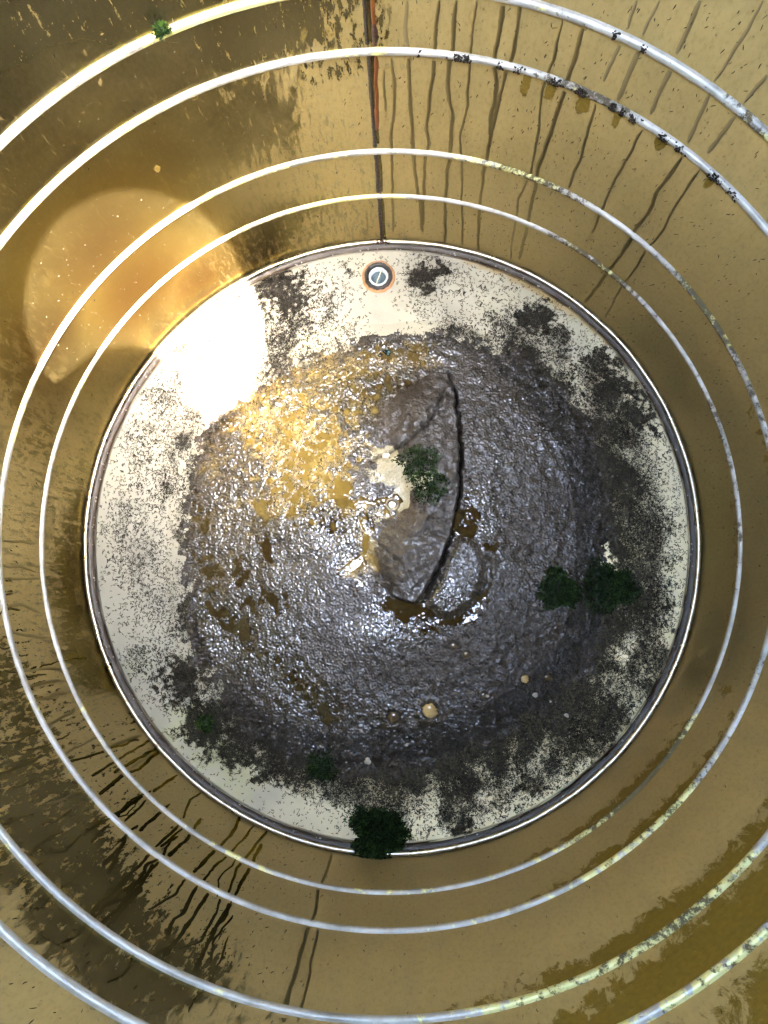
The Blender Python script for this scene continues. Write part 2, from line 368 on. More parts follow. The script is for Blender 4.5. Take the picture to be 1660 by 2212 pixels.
# ribs rolled into the wall
def rib(z, hw, pr, seed):
    n = 720; k = 13
    a = np.linspace(-math.pi / 2, math.pi / 2, k)
    tt = np.linspace(0, 2 * math.pi, n, endpoint=False)
    dg = np.degrees(np.angle(np.exp(1j * tt)))
    P = [(1.003, z - hw * 1.25)] + [(1 - pr * math.cos(q), z + hw * math.sin(q)) for q in a] + [(1.003, z + hw * 1.25)]
    nn = fft_noise(64, 1, 14, seed)[0]; nv = np.interp(np.linspace(0, 63, n), np.arange(64), nn)
    g = .20 + .26 * bump1(dg, 58, 26) + .36 * bump1(dg, -48, 32) + (.34 if z < .6 else .2) * bump1(dg, 6, 30) + (.16 if .8 < z < .9 else 0) * bump1(dg, 60, 16) + .08 * nv
    ye = .35 + .22 * bump1(dg, 105, 30) + .30 * bump1(dg, -50, 30) + .18 * bump1(dg, 155, 25) + .10 * nv
    side = np.array([0] + list((np.sin(a) < .6) * 1.0) + [0])
    at = {'grime': (g[:, None] * (.75 + .25 * side)[None, :]), 'yellow': np.repeat(ye, len(P))}
    o = revolve('rib', P[::-1], n, M_RIB, tank, at)
    return o
for i, (z, hw, pr) in enumerate(((RIB_Z[0], .0080, .0096), (RIB_Z[1], .0088, .0104), (RIB_Z[2], .0092, .0108), (RIB_Z[3], .0098, .0115))):
    rib(z, hw, pr, 30 + i)

# base bead, gutter
a = np.linspace(0, 2 * math.pi, 15)
nv = np.interp(np.linspace(0, 127, 720), np.arange(128), fft_noise(128, 2, 40, 5)[0])
revolve('base_bead', [(.9885 + .0085 * math.cos(q), .006 + .009 * math.sin(q)) for q in a][::-1], 720, M_BEAD, tank, wob=nv * .0006)
revolve('sealant_gutter', [(.962, -.004), (.967, -.013), (.975, -.017), (.983, -.012), (1.0, -.004)], 720, M_CREV, tank, wob=nv * .0012)

# pale floor with its survey of grime
FIT = np.array(fp(818, 598)); DRAIN = np.array(fp(848, 1092))
n = 512; HALF = 1.05
gx = np.linspace(-HALF, HALF, n); GX, GY = np.meshgrid(gx, gx)
GR = np.hypot(GX, GY); GT = np.arctan2(GY, GX)
edge_px = [(840,735),(720,745),(640,778),(585,825),(530,870),(460,925),(425,985),(405,1080),(400,1180),(405,1290),(420,1380),(455,1470),(520,1560),(600,1625),(700,1655),(800,1645),
           (900,1640),(1000,1615),(1080,1580),(1160,1540),(1230,1480),(1280,1400),(1300,1310),(1305,1240),(1312,1150),(1300,1050),(1270,950),(1215,860),(1160,800),(1080,757),(1000,728),(920,722)]
ep = np.array([fp(*p) for p in edge_px]); et = np.arctan2(ep[:, 1], ep[:, 0]); er = np.hypot(ep[:, 0], ep[:, 1])
o_ = np.argsort(et); et, er = et[o_], er[o_]
def r_sludge(t): return np.interp(t, np.r_[et[-1] - 2 * math.pi, et, et[0] + 2 * math.pi], np.r_[er[-1], er, er[0]])
# outer reach of the dense fleck belt, by bearing
ob_px = [(1460,1185),(1450,1320),(1430,1450),(1370,1570),(1270,1670),(1150,1740),(1000,1790),(850,1790),(740,1760),(650,1720),(560,1670),(470,1610),(390,1530),(330,1450),(280,1360),(250,1260),(235,1150),(240,1050),(260,960),(300,870),
         (400,760),(520,680),(600,620),(700,590),(790,680),(860,660),(900,570),(1000,580),(1120,640),(1230,730),(1320,800),(1400,900),(1440,1040)]
op = np.array([fp(*p) for p in ob_px]); ot = np.arctan2(op[:, 1], op[:, 0]); orr = np.hypot(op[:, 0], op[:, 1]); o_ = np.argsort(ot); ot, orr = ot[o_], orr[o_]
def r_belt(t): return np.interp(t, np.r_[ot[-1] - 2 * math.pi, ot, ot[0] + 2 * math.pi], np.r_[orr[-1], orr, orr[0]])
RS, RB = r_sludge(GT), r_belt(GT)
nA = fft_noise(n, 3, 30, 11, .8); nB = fft_noise(n, 20, 120, 12, .3)
q = (GR - RS) / np.maximum(RB - RS, .04)
gdeg = np.degrees(GT)
RL = np.clip(bump1(gdeg, -30, 62) + bump1(gdeg, -100, 40) + .8 * bump1(gdeg, 35, 30), 0, 1)
sect = .62 + .38 * bump1(gdeg, -20, 60) + .25 * bump1(gdeg, -75, 30) - .25 * bump1(gdeg, 100, 25) + .1 * bump1(np.abs(gdeg), 180, 40)
dens = (sect * (1.0 - .45 * np.clip(q, 0, 1)) + .40 * sstep(.35, .0, q) * RL) * (.50 + .50 * RL) * sstep(1.25, .75, q + .16 * nA)
dens = dens + .16 * RL * sstep(1.15, .7, q)
dens = np.clip(dens + .20 * nA * sstep(1.3, .8, q) + .10 * nB * sstep(1.3, .8, q), 0, 1.2)
def blobs(B):
    G = np.zeros((n, n))
    for x, y, r, a_ in B:
        cx_, cy_ = fp(x, y); d = np.hypot(GX - cx_, GY - cy_) / (r * PXR)
        G = np.maximum(G, a_ * sstep(1.35, .45, d + .30 * nB + .22 * nA))
    return G
patches = blobs([(920,590,44,1.1),(965,583,22,1.1),(895,600,24,1),(1160,690,46,1.05),(1215,725,34,.9),(1300,790,40,1),(1320,850,44,1.1),(1372,890,46,1.15),(1345,940,32,1),(1400,1010,30,.7),(1395,1150,70,.95),(1330,1150,60,.95),
    (1395,1310,52,1.1),(1340,1330,40,.9),(1420,1430,36,.9),(1415,1490,28,1),(1300,1560,56,1.1),(1290,1600,40,1),(1360,1250,40,1),(1000,1788,30,1.1),(968,1765,18,1.05),(1160,1700,24,1.0),(1130,1640,40,.7),
    (600,650,74,1.12),(590,610,50,1.0),(640,700,44,.8),(600,730,44,.95),(595,790,44,.9),(745,572,12,1),(755,590,12,.8),(320,850,22,0.65),(362,862,30,0.65),(345,840,20,0.58),(300,950,34,0.61),(335,925,26,0.61),(400,745,30,.8),(270,1120,40,0.58),
    (300,1200,54,0.58),(340,1290,54,0.54),(390,1480,56,1.05),(450,1560,56,1.1),(520,1600,50,1.05),(600,1640,50,1.05),(680,1640,50,1.1),(760,1690,46,.9),(850,1680,50,.85),(300,1420,36,.6),(1000,1650,70,.6),(1200,1600,60,.7),(640,1680,36,.9),(390,700,22,.7),(420,1340,40,.9)])
dens = np.maximum(dens, patches)
dens *= 1 - .95 * np.exp(-(np.hypot(GX - FIT[0], GY - FIT[1]) / .075) ** 4)
lit_or_clear = blobs([(820,670,55,1),(840,700,40,1),(490,720,90,.85),(420,780,60,.8),(480,860,60,.9)])
dens *= 1 - lit_or_clear
dens = np.maximum(dens, blobs([(395,748,26,.95),(385,705,10,.9),(440,690,12,.95),(455,735,9,.9),(425,775,16,.9),(385,800,14,.9),(520,640,12,.9),(500,690,12,.8),(470,670,8,.9),(545,690,14,.8),(430,735,8,.9),(500,855,8,.8)]))
strip = blobs([(1305,1190,16,1),(1310,1220,20,1)]); dens *= 1 - .8 * strip
yel = np.maximum.reduce([blobs([(400,1560,60,.6),(460,1620,50,.75),(520,1670,50,.6),(300,1440,40,.4)]), .42 * bump1(gdeg, -35, 70) * sstep(.82, .97, GR), .35 * bump1(gdeg, 45, 40) * sstep(.78, .97, GR)])
rust = np.maximum.reduce([.85 * bump1(gdeg, 57, 26) * sstep(.90, .975, GR), .6 * sstep(.962, .975, GR), .9 * np.exp(-((np.hypot(GX - FIT[0], GY - FIT[1]) - .052) / .006) ** 2), .55 * bump1(gdeg, 10, 40) * sstep(.93, .975, GR), .5 * bump1(gdeg, 130, 30) * sstep(.93, .972, GR)])
wetring = sstep(.13, .0, GR - RS) * (.35 + .65 * np.clip(bump1(gdeg, 135, 75) + bump1(gdeg, -160, 40), 0, 1))
nt_, nr_ = 560, 190
tt = np.linspace(0, 2 * math.pi, nt_, endpoint=False); rr_ = np.concatenate([np.linspace(.004, .93, 165), np.linspace(.934, .968, 25)])
T2, R2 = np.meshgrid(tt, rr_, indexing='ij')
X2, Y2 = R2 * np.cos(T2), R2 * np.sin(T2)
Z2 = -.012 * sstep(.955, .968, R2) + .0012 * sample(nA, X2, Y2, HALF)
d = np.hypot(X2 - FIT[0], Y2 - FIT[1]); RH = .036
insd = d < RH
k_ = np.where((d > .02) & (d < RH + .006), RH / np.maximum(d, 1e-6), 1.0)
X2 = FIT[0] + (X2 - FIT[0]) * k_; Y2 = FIT[1] + (Y2 - FIT[1]) * k_
Vf = np.stack([X2, Y2, Z2], -1).reshape(-1, 3)
Ff = grid_faces(nt_, nr_, True)
Ff = Ff[~insd.ravel()[Ff].any(1)][:, ::-1]
LIT_SIDE = np.clip(.10 + .55 * bump1(gdeg, -18, 75) + .35 * bump1(gdeg, -75, 50), 0, 1)  # imitates light: floor painted pale cream at right, darker at left
at = {k: sample(g, X2, Y2, HALF) for k, g in (('lit_or_clear', LIT_SIDE), ('grime', dens), ('yellow', yel), ('rust', rust), ('wet', wetring))}
floor = obj('floor', mesh_np('floor', Vf, Ff, at), M_FLOOR, tank)
def z_floor(x, y):
    return -.012 * sstep(.955, .968, np.hypot(x, y)) + .0012 * sample(nA, x, y, HALF)

# roof with its manhole (behind the viewer; it lets the daylight in)
MH = np.array([-.75617 + .35571 * ROOF_Z, .65738 - .30422 * ROOF_Z]); MR = .342
nn_ = 160; ta = np.linspace(0, 2 * math.pi, nn_, endpoint=False)
inner = np.stack([MH[0] + MR * np.cos(ta), MH[1] + MR * np.sin(ta)], -1)
outer = np.stack([1.004 * np.cos(ta), 1.004 * np.sin(ta)], -1)
lv = np.linspace(0, 1, 5)
Vr = np.concatenate([np.c_[inner * (1 - t) + outer * t, np.full(nn_, ROOF_Z)] for t in lv])
Fr = np.concatenate([np.stack([k * nn_ + np.arange(nn_), k * nn_ + (np.arange(nn_) + 1) % nn_, (k + 1) * nn_ + (np.arange(nn_) + 1) % nn_, (k + 1) * nn_ + np.arange(nn_)], -1) for k in range(4)])
obj('roof', mesh_np('roof', Vr, Fr), M_ROOF, tank)
revolve('manhole_collar', [(MR + .001, ROOF_Z + .002), (MR + .001, ROOF_Z + .022), (MR + .03, ROOF_Z + .022), (MR + .03, ROOF_Z + .002)], 160, M_ROOF, tank, c=MH)

# weld seam with rust
def wall_strip(name, pts, width, mat, parent, off=.0012, seed=0, jit=.0012, taper=True, step=.012, skip_ribs=True, thick=False):
    """a thin run of its own on the curved wall, from surveyed points"""
    P = np.array(pts, float)
    P[:, 0] = np.unwrap(P[:, 0])
    L = np.r_[0, np.cumsum(np.hypot(*np.diff(P, axis=0).T))]
    m = max(4, int(L[-1] / step)); u = np.linspace(0, L[-1], m)
    t = np.interp(u, L, P[:, 0]); z = np.interp(u, L, P[:, 1])
    r = np.random.default_rng(seed)
    def sn(): 
        k = r.standard_normal(m + 8); return np.convolve(k, np.ones(4) / 2, 'same')[4:m + 4]
    t = t + sn() * jit
    tan = np.gradient(np.stack([t, z], -1), axis=0); tan /= np.linalg.norm(tan, axis=1)[:, None] + 1e-9
    nrm = np.stack([-tan[:, 1], tan[:, 0]], -1)
    wd = width * .5 * (1 + .12 * sn())
    wd = np.clip(wd, width * .2, width)
    if taper: wd *= np.clip(np.minimum(np.linspace(0, m / 3, m), np.linspace(m / 1.5, 0, m)) + .5, 0, 1)
    cols = [-1, -.35, .35, 1]
    V = []
    for q in cols:
        tt_ = t + nrm[:, 0] * wd * q; z_ = z + nrm[:, 1] * wd * q
        rr = 1 - off * (1.0 if abs(q) < .9 else .35)
        V.append(np.stack([rr * np.cos(tt_), rr * np.sin(tt_), z_], -1))
    V = np.stack(V, 1).reshape(-1, 3)
    F = grid_faces(m, 4)
    if skip_ribs:
        zc = z[F[:, 0] // 4]; ok = np.ones(len(F), bool)
        for zr in RIB_Z: ok &= np.abs(zc - zr) > .012
        F = F[ok]
    if len(F) == 0: return None
    # face inwards
    a_, b_, c_ = V[F[0, 0]], V[F[0, 1]], V[F[0, 2]]
    if np.dot(np.cross(b_ - a_, c_ - a_), -np.array([a_[0], a_[1], 0])) < 0: F = F[:, ::-1]
    return obj(name, mesh_np(name, V, F), mat, parent)

seam_px = [(785,-40),(788,50),(793.5,101),(797,152),(802,203),(807,270),(813,330),(820,420),(825,505),(826,520)]
seam = [wp(*p) for p in seam_px]
tseam = float(np.mean([p[0] for p in seam]))
M_SEAM = simple('seam_dark', (0.018, 0.010, 0.005), .45, .0, (120, .003), .6, 40)
s = NT('rust_stain'); v = s.ob()
M_RUST = s.out(s.mix(s.noise(v, 14, 6, .7), (0.05, 0.009, 0.001), (0.22, 0.062, 0.004)), .1, .38, s.bump(s.noise(v, 80, 4), .002, .5))
M_RUSTD = simple('rust_dark', (0.035, 0.010, 0.006), .35, 0, (100, .004), .5, 50)
# the seam
s1 = wall_strip('weld_seam', [(tseam, 0.0)] + [(tseam, z) for z in (.3, .8, 1.4)], .010, M_SEAM, wall, .004, 1, .0004, False, .01, True)
tr = tseam - .016
wall_strip('rust_streak', [(tr - .002, 1.4), (tr, .84)], .011, M_RUST, wall, .0026, 2, .0006, False)
wall_strip('rust_streak', [(tr, .81), (tr + .004, .70), (tr + .008, .56)], .012, M_RUST, wall, .0026, 3, .0006, True)
wall_strip('rust_streak', [(tr, .90), (tr, .842)], .016, M_RUSTD, wall, .0036, 4, .0006, True)
wall_strip('rust_streak', [(tseam - .006, .46), (tseam - .004, .0)], .006, M_RUSTD, wall, .0026, 5, .0008, True)
seam_ridge = wall_strip('seam_lap', [(tseam - .009, -.0), (tseam - .009, 1.4)], .012, M_RUN, wall, .0018, 6, .0002, False, .02, True)

# runs washed through the dust film
def z2(P): return [(830 + x * .5, y * .5) for x, y in P]
def z5(P): return [(1029 + x * .38, 505 + y * .38) for x, y in P]
def z9(P): return [(x * .3947, 1590.7 + y * .3947) for x, y in P]
def z10(P): return [(561.4 + x * .338, 1590.7 + y * .338) for x, y in P]
RUNS = [z2(p) for p in (
 [(240,0),(222,200),(215,260),(190,500),(180,560),(195,620),(180,700),(170,850),(170,970)],
 [(315,0),(295,200),(280,290),(275,380),(295,480),(290,650),(280,700),(265,850),(265,1050)],
 [(400,0),(375,200),(370,300),(355,500),(325,590),(335,680),(335,790),(340,1060)],
 [(515,0),(485,200),(475,290),(490,370),(470,470),(455,580)],
 [(595,0),(560,240),(530,310),(500,430),(450,640),(430,760),(415,880),(405,1080)],
 [(775,80),(735,250),(710,300),(680,380),(670,560),(635,740),(580,860),(570,950),(545,1120)],
 [(860,120),(800,330),(760,450),(720,580),(665,720),(655,800),(625,950),(585,1120)],
 [(1030,170),(950,350)],[(915,450),(870,620),(800,810)],[(1110,200),(1010,430)],[(1190,0),(1120,150)],[(1095,0),(1055,120)],
 [(1250,280),(1150,490)],[(1120,560),(1070,650),(1000,770),(950,890),(930,930),(900,1005)],
 [(1370,0),(1265,230)],[(1410,400),(1310,610)],[(1640,0),(1570,130),(1430,350)],[(1520,500),(1400,660)],[(1655,320),(1560,440)],
 [(30,250),(45,350),(40,520),(30,560),(35,720),(40,1000)],[(105,250),(115,450),(125,620),(135,750),(155,880),(165,1000)],[(0,300),(5,480)],[(100,0),(90,120),(105,200)])]
RUNS += [z2([(1290,680),(1180,830),(1140,930),(1080,1000)]) + z5([(830,120),(770,185),(740,230),(620,390)]),
         z2([(1365,730),(1270,870),(1210,990)]) + z5([(970,80),(920,180),(860,260),(820,310),(780,390),(735,480)])]
RUNS += [z9(p) for p in (
 [(880,80),(760,180),(680,210),(540,320)],[(970,210),(840,310)],[(1100,310),(1040,350),(1000,450)],[(1310,440),(1270,540),(1180,620),(1060,750)],[(1390,490),(1300,600),(1170,720),(1080,830)],
 [(1460,520),(1400,600),(1300,720),(1250,860)],[(1430,590),(1370,720),(1280,870)],[(1030,760),(960,870),(820,950)],[(1080,820),(1000,960),(960,1000),(900,1110)],[(1150,850),(1080,960),(900,1210)],
 [(1210,880),(1160,1020),(1090,1130),(980,1160)],[(1280,880),(1200,1020),(1060,1290)],[(840,630),(620,850)],[(880,680),(700,860)],[(690,560),(590,750)],[(600,480),(500,580)],[(560,460),(460,540)],
 [(790,320),(620,440)],[(800,350),(740,420),(680,470)],[(930,370),(760,520)],[(980,490),(850,610)],[(1010,500),(880,610)],[(1100,450),(1030,560),(920,660)],[(760,20),(380,140)],[(820,20),(500,220)],[(870,60),(620,200)],[(480,350),(330,430)],[(460,300),(250,380)])]
RUNS += [z10([(460,750),(420,900),(380,960),(370,1070),(340,1160),(310,1230),(260,1400),(170,1700),(150,1830)]), z10([(380,1210),(330,1430),(310,1600),(260,1720),(240,1830)])]
RUNS += [[(0+x*.3386,1123+y*.3386) for x, y in p] for p in ([(0,130),(110,140),(230,150)],[(0,290),(130,300),(230,330)],[(20,370),(250,380)],[(30,560),(130,540),(250,590)],[(280,270),(400,290)],[(300,560),(440,580)],[(70,720),(300,750)],[(350,720),(470,690)],[(120,960),(370,950)],[(160,1070),(380,1020)],[(410,960),(520,930)],[(210,1160),(420,1100)],[(300,1310),(480,1220)],[(400,1500),(620,1390)],[(700,1450),(900,1370)],[(830,1580),(1000,1480)])]
_g = np.random.default_rng(55)
for _ in range(40):                                   # many thin parallel runs low on the left
    q0 = math.radians(_g.uniform(-168, -108)); z1 = _g.uniform(.35, 1.02); z0 = max(.04, z1 - _g.uniform(.08, .32)); k0 = _g.normal(0, .012)
    wall_strip('water_run', [(q0, z1), (q0 + k0, .5 * (z0 + z1) + .02), (q0 + k0 * .4, z0)], _g.uniform(.004, .0085), M_RUN, wall, .0011, 700 + _, .0022)
for i, P in enumerate(RUNS):
    wall_strip('water_run', [wp(*p) for p in P], (.0086 if i < 25 else .0080) * (1 + .25 * math.sin(i * 2.3)), M_RUNF if (i < 25 and min(wp(*p)[1] for p in P) > .80) else (M_RUN2 if i < 25 or i > 50 else M_RUN), wall, .0012, 100 + i)

# outlet in the floor: rust collar, rubber ring, threaded plastic pipe
fit = empty('outlet_fitting', (FIT[0], FIT[1], 0)); fit.parent = tank
M_RUB = simple('rubber_black', (0.02, 0.017, 0.016), .32, 0, (70, .006), .5, 60)
M_RCOL = simple('rust_collar', (0.30, 0.15, 0.06), .55, 0, (90, .004), .45, 60)
M_PIPE = simple('grey_plastic', (0.42, 0.47, 0.48), .22, 0, (60, .002), .15, 30)
M_PIPEIN = simple('dark_plastic', (0.13, 0.17, 0.19), .2, 0, None, .3, 30)
wn = np.interp(np.linspace(0, 63, 96), np.arange(64), fft_noise(64, 2, 20, 9)[0]); wn = wn * np.minimum(1, np.minimum(np.arange(96), 95 - np.arange(96)) / 8)
revolve('rust_collar', [(.046, .001), (.049, .006), (.053, .006), (.057, .0015)][::-1], 96, M_RCOL, fit, wob=wn * .0012)
revolve('rubber_ring', [(.049, .001), (.0475, .010), (.043, .013), (.037, .010), (.033, .004), (.032, -.02)][::-1], 96, M_RUB, fit, wob=wn * .0008)
revolve('pipe', [(.034, -.012), (.033, .004), (.030, .006), (.026, .004), (.0255, -.014)][::-1], 96, M_PIPE, fit)
prof = [(.0255, -.012)]
for k in range(5):
    z0 = -.014 - k * .013; prof += [(.0225 - k * .0025, z0), (.0240 - k * .0025, z0 - .006), (.0215 - k * .0025, z0 - .012)]
prof += [(.004, -.085), (.0005, -.085)]
revolve('pipe_thread', prof[::-1], 96, M_PIPEIN, fit)
gstem = empty('grass_stem', (FIT[0], FIT[1], .008))
def tube(name, P, r, mat, parent, k=7):
    P = np.array(P, float); m = len(P); tn = np.gradient(P, axis=0); tn /= np.linalg.norm(tn, axis=1)[:, None]
    up = np.array([.13, .2, 1.0]); a_ = np.cross(tn, up); a_ /= np.linalg.norm(a_, axis=1)[:, None]; b_ = np.cross(tn, a_)
    q = np.linspace(0, 2 * math.pi, k, endpoint=False); r = np.broadcast_to(r, m)
    V = P[:, None, :] + r[:, None, None] * (a_[:, None, :] * np.cos(q)[None, :, None] + b_[:, None, :] * np.sin(q)[None, :, None])
    V = V.reshape(-1, 3); F = [[i * k + j, i * k + (j + 1) % k, (i + 1) * k + (j + 1) % k, (i + 1) * k + j] for i in range(m - 1) for j in range(k)]
    return obj(name, mesh_np(name, V, F), mat, parent)
M_STRAW = simple('dry_straw', (0.56, 0.50, 0.30), .5)
st = tube('stem', [(.012, .026, .004), (.008, .012, .002), (.002, -.004, .001), (-.004, -.018, .0), (-.006, -.031, .003)], np.array([.0012, .0016, .0017, .0015, .0008]), M_STRAW, gstem)
tube('leaf_blade', [(.014, .022, .003), (.020, .012, .004), (.026, .002, .006)], np.array([.0012, .0009, .0004]), M_STRAW, gstem)
tag(gstem, 'dry straw grass stem lying across the round plastic outlet', 'grass stem')

# drain spigot poking up through the sludge
M_CREAM = simple('cream_plastic', (0.72, 0.66, 0.48), .45)
dr = empty('drain_spigot', (DRAIN[0], DRAIN[1], 0)); dr.parent = tank
M_DRN = simple('drain_ring', (0.20, 0.16, 0.10), .3, .2)
revolve('drain_ring', [(.022, .0), (.0215, .030), (.018, .032), (.0155, .030), (.0145, .016)][::-1], 64, M_DRN, dr)
revolve('drain_light_disc', [(.0122, .008), (.0118, .020), (.0105, .0215), (.0005, .0218)][::-1], 64, M_CREAM, dr)  # pale disc painted for the daylight seen through the drain
revolve('drain_throat', [(.0160, .022), (.0140, .006), (.0005, .006)][::-1], 64, M_RUB, dr)

# ------------------------------------------------------------------ sludge
NS, HS = 760, .80
sx = np.linspace(-HS, HS, NS); SX, SY = np.meshgrid(sx, sx)
SR = np.hypot(SX, SY); ST = np.arctan2(SY, SX)
f1 = fft_noise(NS, 2, 10, 21, 1.0); f2 = fft_noise(NS, 12, 50, 22, .6); f3 = fft_noise(NS, 90, 190, 23); f4 = fft_noise(NS, 45, 100, 24, .3)
f5 = fft_noise(NS, 55, 130, 25)
sdist = r_sludge(ST) - SR + .012 * f2 + .010 * f1 + .005 * f3
def pxp(P): return [fp(*p) for p in P]
def sblob(B, sharp=(1.4, .4), nz=.25):
    G = np.zeros((NS, NS))
    for x, y, rx, ry, ang, a_ in B:
        cx_, cy_ = fp(x, y); c_, s_ = math.cos(math.radians(ang)), math.sin(math.radians(ang))
        dx, dy = SX - cx_, SY - cy_
        u = (dx * c_ + dy * s_) / (rx * PXR); v_ = (-dx * s_ + dy * c_) / (ry * PXR)
        G = np.maximum(G, a_ * sstep(sharp[0], sharp[1], np.hypot(u, v_) + nz * f2 * .6 + nz * f1 * .5))
    return G
crust_px = [(905,825),(935,809),(966,812),(980,848),(988,920),(991,1000),(988,1080),(973,1160),(945,1228),(905,1298),(892,1306),(850,1290),(815,1255),(792,1212),(800,1170),(815,1130),(850,1118),(872,1085),(850,1050),(800,1000),(830,968),(812,900),(850,850)]
right_px = [(966,812),(980,848),(988,920),(991,1000),(988,1080),(973,1160),(945,1228),(905,1298)]
lobe_px = [(985,1150),(1030,1168),(1052,1215),(1048,1265),(1025,1305),(985,1335),(955,1340),(922,1315),(915,1295),(948,1240),(972,1180)]
crust = in_poly(SX + .0010 * f4 + .0015 * f2, SY + .001 * f5, pxp(crust_px)); lobe = in_poly(SX, SY, pxp(lobe_px))
dright = seg_dist(SX, SY, pxp(right_px)); dlobe = seg_dist(SX, SY, pxp(lobe_px + lobe_px[:1]))
dcrust = seg_dist(SX, SY, pxp(crust_px + crust_px[:1]))
wet = sblob([(620,960,190,230,0,.95),(760,850,170,110,10,1),(560,1150,190,200,0,.9),(520,1350,150,110,-30,1),(640,1480,140,70,-35,.95),(760,1130,120,110,0,1),(880,1330,130,60,20,.95),
    (1040,1120,40,60,0,1),(1120,900,180,200,0,.55),(1150,1150,190,230,0,.35),(850,760,170,60,0,.85),(840,1560,240,70,5,.55),(700,1380,180,130,0,.35),(985,1270,70,90,0,.5)], (1.5, .5), .3)
wet = np.clip(wet + .10 * f1 + .10 * f2, 0, 1)
wet *= 1 - .8 * blur(crust * 1.0, 5)
silt_glare = sblob([(640,960,130,150,40,.92),(560,900,90,80,0,.85),(600,860,70,60,0,.7),(700,850,120,90,0,.52),(760,800,90,40,0,.55),(720,1040,70,50,-30,1.0),(600,1090,60,40,0,.7),(480,1000,70,80,0,.42),(770,1095,70,26,0,.9),(790,1160,20,60,10,.95),(765,1230,30,24,0,.9),(850,770,110,40,0,.5),(480,1250,60,50,0,.28),(500,1120,90,90,0,.30),(560,1400,60,30,-35,.16),(660,1490,50,26,-35,.22)], (1.5, .4), .35)  # golden silt, also brightened near the sun patch to paint its glare
pale = sblob([(835,1020,36,42,0,1.0),(870,1075,12,24,0,1.1),(905,1045,28,16,20,.8),(800,1030,22,30,0,.5),(815,1110,22,20,0,.6),(800,1170,24,30,0,.45)], (1.4, .6), .3)
green = sblob([(990,1250,60,70,0,.45),(840,1240,30,30,0,.4)], (1.4, .5), .3)
edge = sstep(-.002, .05, sdist)
h = .004 * edge + .024 * sstep(0, .45, sdist) + .003 * f1 * edge + .0007 * f2 * edge * (1 - .55 * wet)
h += .0009 * np.sin(SR * 75 + 2.2 * f1 + ST) * sstep(.40, .52, SR) * edge * (.5 + .5 * np.tanh(f1))
h += (.0008 * f3 * (.75 + .25 * np.tanh(f2)) + .0003 * f4) * sstep(-.01, .02, sdist) * (1 - .35 * wet) * (1 - .45 * blur(crust * 1.0, 3))
ridg = 1 - np.abs(f5); h += (.00028 + .00034 * sblob([(480,1330,90,160,30,1),(620,1470,130,70,-35,1),(780,1120,110,90,0,1),(760,850,110,70,0,.8),(470,1150,60,120,0,.9)])) * f5 * wet * edge * (.35 + 1.1 / (1 + np.exp(-2.2 * (.8 * f2 + .5 * f1))))
# crust with a broken edge on one side, easing into the bed on the other
ramp_ = sstep(.0, .20, dcrust) * .5 + .5 * sstep(.26, .0, dright)
hc = blur(crust * 1.0, 1.4) * (.0015 + .066 * np.maximum(ramp_ * sstep(.0, .05, np.where(crust, dcrust + sstep(.1, .0, dright), 0)), 0))
h += hc * (1 + .03 * f2)
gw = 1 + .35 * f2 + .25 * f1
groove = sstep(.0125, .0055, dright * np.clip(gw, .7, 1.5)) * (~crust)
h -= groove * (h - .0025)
crease = seg_dist(SX, SY, pxp([(958,850),(945,890),(920,930),(880,962),(838,985),(800,1000)])); h -= .007 * sstep(.012, .0, crease + .002 * f4) * crust
for P in ([(930,1115),(960,1128),(985,1125)],[(905,1100),(935,1128),(975,1150)],[(820,1180),(860,1215),(880,1240)],[(800,1205),(830,1250),(850,1265)],[(890,1160),(930,1150),(968,1165)]):
    h -= .004 * sstep(.010, .0, seg_dist(SX, SY, pxp(P)) + .003 * f4) * crust
h += blur(lobe * 1.0, 1.5) * .013 * sstep(0, .03, dlobe)
moat = (~lobe) & (~crust); dl2 = seg_dist(SX, SY, pxp(lobe_px[2:9]))
h -= .010 * sstep(.022, .006, dl2) * moat
# bubble craters
BUB = [(930,1535,21),(850,1550,16),(1135,1468,12),(1185,1465,11),(980,1395,11),(1007,1413,9),(1045,1502,8)]
for x, y, r in BUB:
    cx_, cy_ = fp(x, y, .012); d = np.hypot(SX - cx_, SY - cy_) / (r * PXR)
    h += .0035 * np.exp(-((d - 1.1) / .25) ** 2) - .006 * sstep(1.0, .55, d)
# standing brown water: level pools between the lumps
pool = sblob([(690,1010,66,84,40,.62),(735,1050,50,26,-25,1.1),(640,1050,50,40,0,.62),(770,1090,75,20,0,1.0),(795,1150,16,60,8,1),(760,1225,40,14,35,1),(770,1265,14,22,0,.8),(575,1110,20,60,0,.9),(580,1190,14,36,10,.9),
    (620,930,60,60,0,.42),(800,830,90,40,-15,.52),(740,900,80,60,0,.42),(480,1330,56,16,-30,.78),(560,1400,56,15,-40,.80),(640,1470,56,14,-35,.80),(700,1530,40,14,-40,.80),(460,1240,26,50,10,.62),(520,1240,20,40,0,.7),(430,1140,22,80,0,.6),
    (1010,1130,24,40,-8,1.1),(1058,1186,20,14,0,1),(905,1322,50,16,12,1.15),(975,1345,60,12,10,1.1),(1035,1315,14,34,-30,1.0),(860,1310,36,18,0,.8),(700,1120,90,40,0,.6),(560,1300,70,30,0,.6),(850,765,80,22,0,.7),(545,950,50,50,0,.3)], (1.5, .45), .3)
groove = groove * 1.0
hb = blur(h, 9)
lvl = hb + .0018 * (pool * 2 - 1.15 + .30 * f4 + .25 * f5)
pool_on = (pool > .25) & (lvl > h) & (sdist > .01) & ~crust
dd = np.hypot(SX - DRAIN[0], SY - DRAIN[1])
h = np.where(dd < .030, np.minimum(h, .024), h)
keep = (sdist > -.004) & (dd > .021)
Vs = np.stack([SX, SY, np.maximum(h, -.002) + .0015], -1).reshape(-1, 3)
Fs = grid_faces(NS, NS)[:, ::-1]
